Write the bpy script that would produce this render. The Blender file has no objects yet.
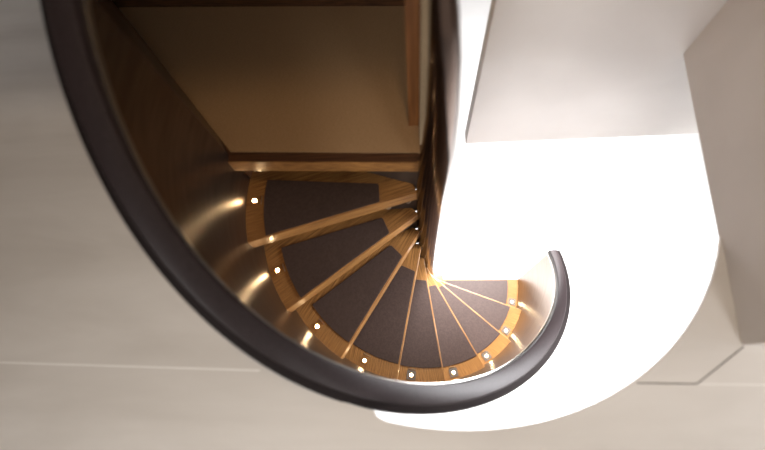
import bpy, bmesh, math
from math import radians as R, sin, cos, pi, exp
from mathutils import Vector, Matrix

SC = bpy.context.scene
COL = SC.collection

# ------------------------------------------------------------------ helpers
def link(name, bm, mats, parent=None, smooth=True, loc=None):
    me = bpy.data.meshes.new(name)
    bmesh.ops.recalc_face_normals(bm, faces=bm.faces)
    bm.to_mesh(me); bm.free()
    if not isinstance(mats, (list, tuple)): mats = [mats]
    for m in mats: me.materials.append(m)
    o = bpy.data.objects.new(name, me); COL.objects.link(o)
    if parent: o.parent = parent
    if loc: o.location = loc
    if smooth:
        for p in me.polygons: p.use_smooth = True
        try: me.set_sharp_from_angle(angle=R(32))
        except Exception: pass
    return o

def struct(o):
    o['kind'] = 'structure'; return o

def bevel(o, w, seg=2):
    m = o.modifiers.new('bevel', 'BEVEL'); m.width = w; m.segments = seg
    m.limit_method = 'ANGLE'; m.angle_limit = R(35); return o

def prism(bm, poly, z0, z1, mat=0):
    lo = [bm.verts.new((x, y, z0)) for x, y in poly]
    hi = [bm.verts.new((x, y, z1)) for x, y in poly]
    n = len(poly)
    fs = [bm.faces.new(hi), bm.faces.new(lo[::-1])]
    for i in range(n):
        j = (i + 1) % n
        fs.append(bm.faces.new((lo[i], lo[j], hi[j], hi[i])))
    for f in fs: f.material_index = mat
    return fs

def box(bm, x0, x1, y0, y1, z0, z1, mat=0):
    return prism(bm, [(x0, y0), (x1, y0), (x1, y1), (x0, y1)], z0, z1, mat)

def lathe(bm, prof, cx=0, cy=0, n=48):
    """prof: list of (r, z) or (r, z, cx, cy)"""
    rings = []
    for p in prof:
        r, z = p[0], p[1]
        ax, ay = (p[2], p[3]) if len(p) > 2 else (cx, cy)
        rings.append([bm.verts.new((ax + r * cos(2 * pi * k / n), ay + r * sin(2 * pi * k / n), z)) for k in range(n)])
    for a, b in zip(rings, rings[1:]):
        for k in range(n):
            bm.faces.new((a[k], a[(k + 1) % n], b[(k + 1) % n], b[k]))
    bm.faces.new(rings[0]); bm.faces.new(rings[-1])

def sweep(bm, path, sec):
    """path: list of (point xy, outward normal xy, z); sec: closed list of (offset out, dz) or function of index"""
    rings = []
    for k, (p, nrm, z) in enumerate(path):
        s = sec(k) if callable(sec) else sec
        rings.append([bm.verts.new((p[0] + nrm[0] * o, p[1] + nrm[1] * o, z + dz)) for o, dz in s])
    m = len(rings[0])
    for a, b in zip(rings, rings[1:]):
        for k in range(m):
            bm.faces.new((a[k], a[(k + 1) % m], b[(k + 1) % m], b[k]))
    bm.faces.new(rings[0][::-1]); bm.faces.new(rings[-1])

# ------------------------------------------------------------------ materials
def mat(name, col, rough=.5, metal=0., coat=0., spec=.5, aniso=0.):
    m = bpy.data.materials.new(name); m.use_nodes = True
    b = m.node_tree.nodes['Principled BSDF']
    b.inputs['Base Color'].default_value = (*col, 1)
    b.inputs['Roughness'].default_value = rough
    b.inputs['Metallic'].default_value = metal
    b.inputs['Coat Weight'].default_value = coat
    b.inputs['Coat Roughness'].default_value = .08
    b.inputs['Specular IOR Level'].default_value = spec
    b.inputs['Anisotropic'].default_value = aniso
    return m

def noise_mat(name, c1, c2, scale, rough=.5, stretch=(1, 1, 1), detail=4, bump=0., lo=.35, hi=.65, dist=0., rot=0., **kw):
    m = mat(name, c1, rough, **kw); nt = m.node_tree; N = nt.nodes; L = nt.links
    b = N['Principled BSDF']
    tc = N.new('ShaderNodeTexCoord'); mp = N.new('ShaderNodeMapping'); mp.inputs['Scale'].default_value = stretch
    mp.inputs['Rotation'].default_value = (0, 0, rot); nz = N.new('ShaderNodeTexNoise'); nz.inputs['Scale'].default_value = scale; nz.inputs['Detail'].default_value = detail
    nz.inputs['Distortion'].default_value = dist
    cr = N.new('ShaderNodeValToRGB')
    cr.color_ramp.elements[0].position = lo; cr.color_ramp.elements[0].color = (*c1, 1)
    cr.color_ramp.elements[1].position = hi; cr.color_ramp.elements[1].color = (*c2, 1)
    L.new(tc.outputs['Object'], mp.inputs['Vector']); L.new(mp.outputs[0], nz.inputs['Vector'])
    L.new(nz.outputs['Fac'], cr.inputs['Fac']); L.new(cr.outputs[0], b.inputs['Base Color'])
    if bump:
        bp = N.new('ShaderNodeBump'); bp.inputs['Strength'].default_value = bump; bp.inputs['Distance'].default_value = .002
        L.new(nz.outputs['Fac'], bp.inputs['Height']); L.new(bp.outputs[0], b.inputs['Normal'])
    return m

WOOD = noise_mat('striped_wood', (.15, .062, .017), (.42, .205, .062), 1.0, .38, stretch=(6, 400, 400), detail=2, lo=.38, hi=.6, coat=.25)
WOOD_DARK = noise_mat('dark_wood', (.045, .018, .008), (.11, .045, .018), 1.0, .4, stretch=(4, 160, 160), detail=2, coat=.2)
WOOD_JAMB = noise_mat('reddish_wood', (.17, .065, .02), (.27, .11, .035), 1.0, .45, stretch=(60, 60, 5), detail=2)
LEATHER = noise_mat('brown_leather', (.043, .025, .020), (.061, .037, .031), 130, .55, bump=.2, detail=6)
RAIL = noise_mat('handrail_leather', (.018, .012, .0125), (.026, .018, .019), 160, .45, bump=.10, detail=5, spec=.22)
RAILSIDE = noise_mat('dark_edge_leather', (.008, .005, .005), (.012, .008, .008), 160, .75, bump=.12, detail=5, spec=.15)  # darker tone than the handrail top, for its outer edge
BRONZE = noise_mat('brushed_bronze', (.175, .13, .10), (.22, .17, .13), 1.0, .34, stretch=(6, 6, 60), detail=5, metal=1., bump=.02)
NEWEL = noise_mat('polished_dark_bronze', (.075, .052, .042), (.105, .075, .062), 3.0, .14, stretch=(2, 2, .5), detail=3, metal=1.)
GAP_DARK = noise_mat('dark_gap', (.040, .026, .020), (.060, .040, .031), 1.0, .55, stretch=(4, 60, 4))  # shade of the open gaps between treads, put into the colour
STUD = mat('satin_bracket', (.42, .38, .34), .5, 1.)
STEEL = mat('steel', (.5, .47, .43), .3, 1.)
BEZEL = mat('grey_bezel', (.15, .13, .11), .5, .2)
CREAM = noise_mat('cream_stone', (.67, .635, .59), (.83, .80, .76), 1.5, .5, stretch=(.8, 3.2, 1), detail=7, dist=.5, lo=.3, hi=.7, rot=.6)
PLASTER = noise_mat('pale_plaster', (.60, .57, .555), (.65, .62, .605), 2.2, .7, detail=5, dist=.3)
TAUPE = noise_mat('taupe_plaster', (.52, .47, .43), (.57, .52, .48), 2.6, .7, detail=5, dist=.3)
GROUT_L = mat('pale_joint', (.95, .93, .90), .7)
GROUT_D = mat('dark_joint', (.10, .085, .07), .8)
WHITE = noise_mat('white_floor', (.72, .72, .72), (.76, .76, .76), 2., .5)
CARPET = noise_mat('brown_carpet', (.33, .20, .095), (.42, .26, .13), 1., .95, stretch=(120, 700, 40), detail=2, bump=.3)
BEIGE = noise_mat('beige_wallcovering', (.34, .25, .15), (.38, .28, .17), 60, .8)
EMIT = bpy.data.materials.new('lamp_glow'); EMIT.use_nodes = True
_b = EMIT.node_tree.nodes['Principled BSDF']
_b.inputs['Base Color'].default_value = (1, 1, 1, 1)
_b.inputs['Emission Color'].default_value = (1, .72, .40, 1)
_b.inputs['Emission Strength'].default_value = 90

# ------------------------------------------------------------------ stair geometry
H = .19692                       # rise of one step
RO = .715                        # tread outer radius = inner face of balustrade
ANG = [176, 196.0, 216.6, 238, 258.2, 277.6, 297.4, 317.8, 338.4, 359.3]

def idx(a):                      # angle in degrees -> step index (fractional)
    if a <= ANG[0]: return (a - ANG[0]) / 20.4
    for k in range(9):
        if a <= ANG[k + 1]: return k + (a - ANG[k]) / (ANG[k + 1] - ANG[k])
    return 9 + (a - ANG[9]) / 20.4

root = bpy.data.objects.new('spiral_staircase', None); COL.objects.link(root)
root.location = (0, 0, -1.97)
root['label'] = 'winding staircase in the round floor opening, leather-inlaid wooden treads and bronze balustrade'
root['category'] = 'staircase'
Z0 = 1.97                        # children are placed relative to the foot

# ---- one tread, local x = along its nosing, y = direction of descent
STEP = R(20.4)
def line_pt(r, off):             # point behind the nosing line above
    a = -STEP
    return (r * cos(a) + off * sin(a), r * sin(a) - off * cos(a))

def tread_poly():
    pts = [(.03, 0), (RO + .004, 0)]
    p1 = line_pt(.69, .19); a1 = math.atan2(p1[1], p1[0])
    for k in range(1, 17):
        a = a1 * k / 16
        pts.append(((RO + .004) * cos(a), (RO + .004) * sin(a)))
    pts.append(line_pt(.05, .030))
    return pts

def round_poly(pts, r, seg=5, which=None):
    out = []; n = len(pts)
    for i, p in enumerate(pts):
        if which is not None and i not in which: out.append(p); continue
        a = Vector(pts[i - 1]); b = Vector(p); c = Vector(pts[(i + 1) % n])
        u = (a - b).normalized(); v = (c - b).normalized()
        ang = u.angle(v); d = r / math.tan(ang / 2)
        d = min(d, (a - b).length * .45, (c - b).length * .45)
        s = b + u * d; e = b + v * d
        for k in range(seg + 1):
            t = k / seg
            q = (1 - t) ** 2 * s + 2 * t * (1 - t) * b + t * t * e
            out.append((q.x, q.y))
    return out

def leather_poly(shrink=0.):
    ro = .642 - shrink; ri = .183 + shrink
    fo = .007 + shrink; bo = .022 - shrink
    a0 = -math.asin(fo / ro)
    p1 = line_pt(ro, bo); a1 = math.atan2(p1[1], p1[0])
    pts = [(ri, -fo), (ro * cos(a0), ro * sin(a0))]
    for k in range(1, 14):
        a = a0 + (a1 - a0) * k / 14
        pts.append((ro * cos(a), ro * sin(a)))
    s = ro / math.hypot(*p1)
    pts.append((p1[0] * s, p1[1] * s))
    pts.append(line_pt(ri, bo))
    n = len(pts)
    return round_poly(pts, .012, which={0, n - 1})

treads = []
def make_tread(i):
    bm = bmesh.new()
    prism(bm, tread_poly(), -.066, 0)
    t = link('tread', bm, WOOD, root, smooth=False)
    bevel(t, .0025, 2)
    bm = bmesh.new(); prism(bm, leather_poly(), .0005, .003)
    l = link('leather_inlay', bm, LEATHER, t, smooth=False); bevel(l, .0012, 2)
    # recessed step light near the outer end
    a = R(-14.3); r = .681
    c = Matrix.Translation((r * cos(a), r * sin(a), 0)) @ Matrix.Rotation(a, 4, 'Z')
    bm = bmesh.new()
    s, w = (.023, .0115) if i >= 5 else (.014, .0095)
    vs = []
    outer = [(-s, -s), (s, -s), (s, s), (-s, s)]
    n = 24
    inner = [(w * cos(2 * pi * k / n), w * sin(2 * pi * k / n)) for k in range(n)]
    # square plate with a round hole
    def sq(th):
        m = max(abs(cos(th)), abs(sin(th))); return (s * cos(th) / m, s * sin(th) / m)
    for zt, zb in ((.0030, .0003),):
        ot = [bm.verts.new((*sq(2 * pi * k / n), zt)) for k in range(n)]
        ob = [bm.verts.new((*sq(2 * pi * k / n), zb)) for k in range(n)]
        it = [bm.verts.new((*inner[k], zt)) for k in range(n)]
        ib = [bm.verts.new((*inner[k], zb)) for k in range(n)]
        for k in range(n):
            j = (k + 1) % n
            bm.faces.new((ot[k], ot[j], it[j], it[k])); bm.faces.new((ob[k], ob[j], ot[j], ot[k]))
            bm.faces.new((it[k], it[j], ib[j], ib[k]))
    bm.transform(c)
    link('step_light_frame', bm, BEZEL if i >= 5 else WOOD, t, smooth=False)
    bm = bmesh.new(); lathe(bm, [(.0075, .0006), (.0075, .0022), (.005, .003), (.001, .0033)], n=24); bm.transform(c)
    e = link('step_light', bm, EMIT, t); e['label'] = 'small glowing round light'
    # slim steel keeper strip beside the leather, as seen next to the upper lights
    bm = bmesh.new(); box(bm, -.0012, .0012, -.018, .018, .0004, .0034)
    r2 = .652
    bm.transform(Matrix.Translation((r2 * cos(a), r2 * sin(a), 0)) @ Matrix.Rotation(a, 4, 'Z'))
    link('metal_clip', bm, STEEL, t, smooth=False)
    # added panel, its dark colour stands in for the shadowed open gap
    bm = bmesh.new()
    q0 = line_pt(-.055, .000); q1 = line_pt(.68, .184); q2 = line_pt(.68, .196); q3 = line_pt(-.055, .012)
    prism(bm, [q0, q1, q2, q3], -.04, H - .067)
    link('gap_panel', bm, GAP_DARK, t, smooth=False)
    # round brackets in the gap under the inner end of the tread
    for q in (.062, .150):
        bm = bmesh.new()
        lathe(bm, [(.004, -.125), (.010, -.122), (.013, -.112), (.013, -.098), (.008, -.088), (.008, -.0665)], cx=q, cy=-.026, n=24)
        link('round_bracket', bm, STUD, t)
    return t

for i in range(1, 10):
    t = make_tread(i)
    t.location = (0, 0, Z0 - H * i); t.rotation_euler = (0, 0, R(ANG[i]))
# ------------------------------------------------------------------ balustrade path
def over(i): return .745 - .020 * exp(-max(i, 0) / .8)
path = []                        # (point, normal, nosing z, index)
KA = 172.9
kx, ky = RO * cos(R(KA)), RO * sin(R(KA))
dirx, diry = -.661, .813; L_ = math.hypot(dirx, diry); dirx /= L_; diry /= L_
nx, ny = -diry, dirx             # outward (to the left / down)
for s in (1.9, 1.4, .9, .5, .2, .06):
    path.append(((kx + dirx * s, ky + diry * s), (nx, ny), 0., -.2))
a = KA + 1.2
while a < 359.35:
    i = idx(a)
    path.append(((RO * cos(R(a)), RO * sin(R(a))), (cos(R(a)), sin(R(a))), -H * max(i, 0), i))
    a += 1.5
a = 359.3
path.append(((RO * cos(R(a)), RO * sin(R(a))), (cos(R(a)), sin(R(a))), -H * 9, 9.))
# blend the outward normals where the straight run meets the curve
panel = [(p, n, z + Z0) for p, n, z, i in path]
tops = [over(i) for p, n, z, i in path]
def lean(k):
    u = max(0, min(1, (path[k][3] - 6.3) / 2.2)); return .020 * u * u * (3 - 2 * u)
def panel_sec(k):
    t = tops[k] - .03; b = max(-.26, -(panel[k][2]) + .0)
    return [(0, b), (.045, b), (.045, t), (lean(k), t)]
bm = bmesh.new(); sweep(bm, panel, panel_sec)
bal = link('balustrade', bm, BRONZE, root)
bm = bmesh.new()
sweep(bm, panel, lambda k: [(o, tops[k] + dz) for o, dz in ((-.010 + lean(k), -.040), (-.012 + lean(k), -.012), (-.009 + lean(k), -.003), (-.003 + lean(k), 0), (.042, .001), (.048, -.001), (.051, -.006), (.051, -.040))])
hr = link('handrail', bm, RAIL, root)
bm = bmesh.new()
sweep(bm, panel, lambda k: [(o, tops[k] + dz) for o, dz in ((.051, -.045), (.051, -.008), (.058, -.011), (.072, -.020), (.078, -.034), (.079, -.050), (.074, -.058), (.060, -.058))])
hs = link('outer_edge_roll', bm, RAILSIDE, hr); hs['label'] = 'darker rounded outer edge of the handrail'
bm = bmesh.new()
sweep(bm, panel, lambda k: [(o + lean(k), tops[k] + dz) for o, dz in ((-.004, -.052), (-.0155, -.052), (-.0155, -.040), (-.004, -.040))])
hb = link('metal_bead', bm, STEEL, hr)

# ------------------------------------------------------------------ newel
bm = bmesh.new()
pr = [(.100, -1.97, .02, .0), (.100, -1.90, .02, .0), (.082, -1.80, .022, .0), (.066, -1.60, .024, 0), (.060, -1.35, .025, 0), (.057, -.8, .026, 0), (.060, -.2, .026, 0), (.058, 0, .032, 0), (.052, .15, .036, 0),
      (.045, .3, .038, 0), (.037, .5, .032, 0), (.030, .63, .022, 0), (.018, .75, .012, 0), (.015, .95, .008, 0), (.004, .97, .008, 0)]
pr = [(r, z + Z0, x, y) for r, z, x, y in pr]
lathe(bm, pr, n=64)
nw = link('newel_post', bm, NEWEL, root)
# curved wooden collar where the lowest tread wraps the newel
bm = bmesh.new()
lathe(bm, [(.155, -1.835), (.155, -1.772), (.150, -1.7695), (.120, -1.7695), (.085, -1.755), (.066, -1.70), (.058, -1.62)][::-1], cx=.015, cy=-.012, n=64)
for v in bm.verts: v.co.z += Z0
cl = link('wooden_collar', bm, WOOD, nw)

# ------------------------------------------------------------------ upper floor slab with round opening
hc = (.035, .0)
def hole(a):                     # fitted to the edge of the opening
    t = max(0, min(1, (a - 258) / 90)); t = t * t * (3 - 2 * t)
    T = [(170, .790), (228, .796), (241, .796), (251, .791), (257.3, .788), (258.4, .808), (400, .808)]
    for (a0, r0), (a1, r1) in zip(T, T[1:]):
        if a0 <= a <= a1: return r0 + (r1 - r0) * (a - a0) / (a1 - a0) + .117 * t
inner = [(.958, .427), (.918, .057)]
a = 358
while a >= 176:
    inner.append((hole(a) * cos(R(a)), hole(a) * sin(R(a)))); a -= (.35 if 255 < a < 260 else 2)
for s in (.1, .9, 1.9):
    inner.append((kx + dirx * s + nx * .07, ky + diry * s + ny * .07))
def far(p, k, n):
    # where the line from the middle of the opening through p meets the outer walls
    if k < 2: return (3.0, .427) if k == 0 else (3.0, .057)
    if k >= n - 3: return (-3.2, {n - 3: .35, n - 2: 1.2, n - 1: 2.2}[k])
    x, y = p; t = 99.
    if x > 1e-6: t = min(t, 3.0 / x)
    if x < -1e-6: t = min(t, -3.2 / x)
    if y < -1e-6: t = min(t, -2.6 / y)
    return (x * t, y * t)
bm = bmesh.new(); n_ = len(inner); R4 = []
for k, p in enumerate(inner):
    q = far(p, k, n_)
    R4.append([bm.verts.new((p[0], p[1], 0)), bm.verts.new((q[0], q[1], 0)), bm.verts.new((q[0], q[1], -.01)), bm.verts.new((p[0], p[1], -.01))])
for A_, B_ in zip(R4, R4[1:]):
    for k in range(4): bm.faces.new((A_[k], A_[(k + 1) % 4], B_[(k + 1) % 4], B_[k]))
bm.faces.new(R4[0][::-1]); bm.faces.new(R4[-1])
for cx_, cy_ in ((-3.2, -2.6), (3.0, -2.6)):      # close the two far corners
    k = max(range(n_), key=lambda k: (R4[k][1].co.x * cx_ > 0) * (R4[k][1].co.y < -2.599) * abs(R4[k][1].co.x))
    j = min(range(n_), key=lambda k: 99 if R4[k][1].co.x * cx_ < 0 or abs(abs(R4[k][1].co.x) - abs(cx_)) > .001 else R4[k][1].co.y)
    for z in (0, 2):
        pass
    prism(bm, [(R4[k][1].co.x, -2.6), (cx_, -2.6), (cx_, R4[j][1].co.y)], -.01, 0)
fl = struct(link('floor', bm, CREAM, smooth=False))

def strip(name, pts, w, m, z=0.0004):
    bm = bmesh.new()
    for (x0, y0), (x1, y1) in zip(pts, pts[1:]):
        d = Vector((x1 - x0, y1 - y0)).normalized(); n = Vector((-d.y, d.x)) * w / 2
        prism(bm, [(x0 - n.x, y0 - n.y), (x1 - n.x, y1 - n.y), (x1 + n.x, y1 + n.y), (x0 + n.x, y0 + n.y)], -.0005, z)
    return struct(link(name, bm, m, smooth=False))
strip('trim_1', [(-3.2, -.584), (-.515, -.662)], .0055, GROUT_L)
strip('trim_2', [(.548, -.695), (.703, -.697), (.850, -.601)], .0030, GROUT_D)
strip('trim_3', [(.705, -.6975), (3.0, -.72)], .0035, GROUT_L)

# ------------------------------------------------------------------ walls
bm = bmesh.new()
prism(bm, [(.954, .427), (.847, -.597), (3.0, -.60), (3.0, .427)], -.01, 2.3)
struct(link('wall_right', bm, TAUPE, smooth=False))
bm = bmesh.new()
box(bm, .229, 3.0, .427, .49, -.56, 2.3)
wb = struct(link('wall_back', bm, PLASTER, smooth=False)); bevel(wb, .003)
# partition between the dim landing and the bright stairwell
bm = bmesh.new(); box(bm, -.019, .03, .085, 1.2, .0, 2.3)
struct(link('wall_middle', bm, BEIGE, smooth=False))
bm = bmesh.new(); box(bm, -.056, -.019, .163, .20, .0, 2.3)
j = struct(link('trim_4', bm, WOOD_JAMB, smooth=False)); bevel(j, .002)
# landing: board, nosing, carpet
bm = bmesh.new()
prism(bm, [(-.73, .056), (.0, .022), (-.0, .9), (-1.42, .96), (-.735, .10)], -.066, -.004)
box(bm, -.86, -.0, .20, .22, -.6, -.07)
prism(bm, [(-.7095, .080), (-.700, .14), (-.67, .26), (-.86, .26)], -.23, -.067)
struct(link('floor_landing', bm, WOOD_DARK, smooth=False))
bm = bmesh.new()
prism(bm, [(-.722, .050), (-.03, .016), (-.03, .052), (-.722, .088)], -.003, .0)
struct(link('trim_5', bm, WOOD_DARK, smooth=False))
bm = bmesh.new()
c0, c1 = (RO + .003) * cos(R(176)), (RO + .003) * sin(R(176))
prism(bm, [(c0, c1 - .003), (-.025, .014), (-.025, .022), (c0, c1 + .008)], -.066, -.0002)
nsg = struct(link('trim_6', bm, WOOD, smooth=False))
bm = bmesh.new()
prism(bm, [(-.7075, .0885), (-.019, .052), (-.019, .163), (-.056, .163), (-.056, .20), (-.019, .20), (-.019, .738), (-1.3265, .850)], -.004, .003)
cp = link('landing_carpet', bm, CARPET, smooth=False)
cp['label'] = 'brown ribbed carpet covering the dim upper landing'; cp['category'] = 'carpet'
# end wall of the landing, panelled in dark wood
bm = bmesh.new()
prism(bm, [(-1.41, .860), (-.019, .737), (-.019, .80), (-1.45, .925)], -.05, 2.3)
struct(link('wall_rear', bm, WOOD_DARK, smooth=False))
bm = bmesh.new()
prism(bm, [(-3.2, -2.6), (3.0, -2.6), (3.0, -2.54), (-3.2, -2.54)], 0, 2.3); struct(link('wall_front', bm, PLASTER, smooth=False))
bm = bmesh.new(); box(bm, -3.26, -3.2, -2.6, 2.2, 0, 2.3); struct(link('wall_left', bm, PLASTER, smooth=False))
bm = bmesh.new(); box(bm, -3.26, 3.06, -2.6, 2.2, 2.3, 2.36); struct(link('ceiling', bm, PLASTER, smooth=False))
bm = bmesh.new(); box(bm, -2.2, .03, -.17, 1.3, 1.5, 1.56)
struct(link('landing_light_blocker', bm, PLASTER, smooth=False))  # added unseen slab, keeps the landing lamp off the far carpet
# lower level
bm = bmesh.new(); box(bm, -3.6, 4.6, -3.2, 4.6, -2.03, -1.97)
struct(link('floor_lower', bm, WHITE, smooth=False))

# ------------------------------------------------------------------ light
W = bpy.data.worlds.new('World'); SC.world = W; W.use_nodes = True
W.node_tree.nodes['Background'].inputs['Color'].default_value = (1, .97, .94, 1)
W.node_tree.nodes['Background'].inputs['Strength'].default_value = .5

def area(name, loc, target, sx, sy, power, col, spread=180):
    l = bpy.data.lights.new(name, 'AREA'); l.shape = 'RECTANGLE'; l.size = sx; l.size_y = sy
    l.energy = power; l.color = col; l.spread = R(spread)
    o = bpy.data.objects.new(name, l); COL.objects.link(o); o.location = loc
    o.rotation_euler = (Vector(target) - Vector(loc)).to_track_quat('-Z', 'Y').to_euler()
    return o
area('lower_light_rail', (1.5, -.35, -.07), (.35, -.6, -.6), .8, .3, 42, (.97, .97, 1), 110)
area('lower_light_right', (2.0, -.55, -.22), (2.0, -.55, -1.97), 1.2, 1.6, 60, (1, .99, .98), 110)
area('lower_light_front', (.6, -1.6, -.22), (.45, -1.1, -1.97), 2.0, .6, 50, (1, .98, .98), 120)
area('lower_light_back', (.9, 1.95, -.25), (.8, 1.7, -1.97), 2.0, 1.0, 50, (1, .98, .98))
area('lower_light_stair', (.75, 1.25, -.3), (.16, -.25, -1.6), .6, .5, 64, (1, .98, .98), 80)
area('upper_light', (-1.0, -2.3, 1.15), (-.1, -.75, 0), .8, .3, 11.5, (1, .98, .96), 120)
area('upper_fill_right', (1.2, -2.35, 1.0), (.7, -.9, 0), .5, .3, 7.5, (1, .98, .97), 110)  # added unseen fill, brightens the right part of the upper floor
area('landing_light', (.05, -.45, 2.25), (-.4, .4, 0), .12, .12, 7.5, (1, .70, .40))

# ------------------------------------------------------------------ camera
M = [[0.9968413634392234, 0, -0.07941848737309327], [-0.02777176602638045, -0.9368658659986707, -0.34858439170211963], [-0.07440446994909754, 0.3496889319474678, -0.9339066472217836]]
cd = bpy.data.cameras.new('camera'); cam = bpy.data.objects.new('camera', cd); COL.objects.link(cam)
rx, ry, rz = Vector(M[0]), -Vector(M[1]), -Vector(M[2])
mw = Matrix((rx, ry, rz)).transposed().to_4x4(); mw.translation = (-.052632, -.672696, 1.22796)
cam.matrix_world = mw
cd.sensor_width = 36; cd.lens = 400 / 765 * 36; cd.clip_start = .02
cd.dof.use_dof = True; cd.dof.focus_distance = 2.2; cd.dof.aperture_fstop = .85
SC.camera = cam
vs = SC.view_settings
vs.view_transform = 'Standard'; vs.look = 'None'; vs.gamma = 1; vs.use_curve_mapping = False; vs.exposure = 0
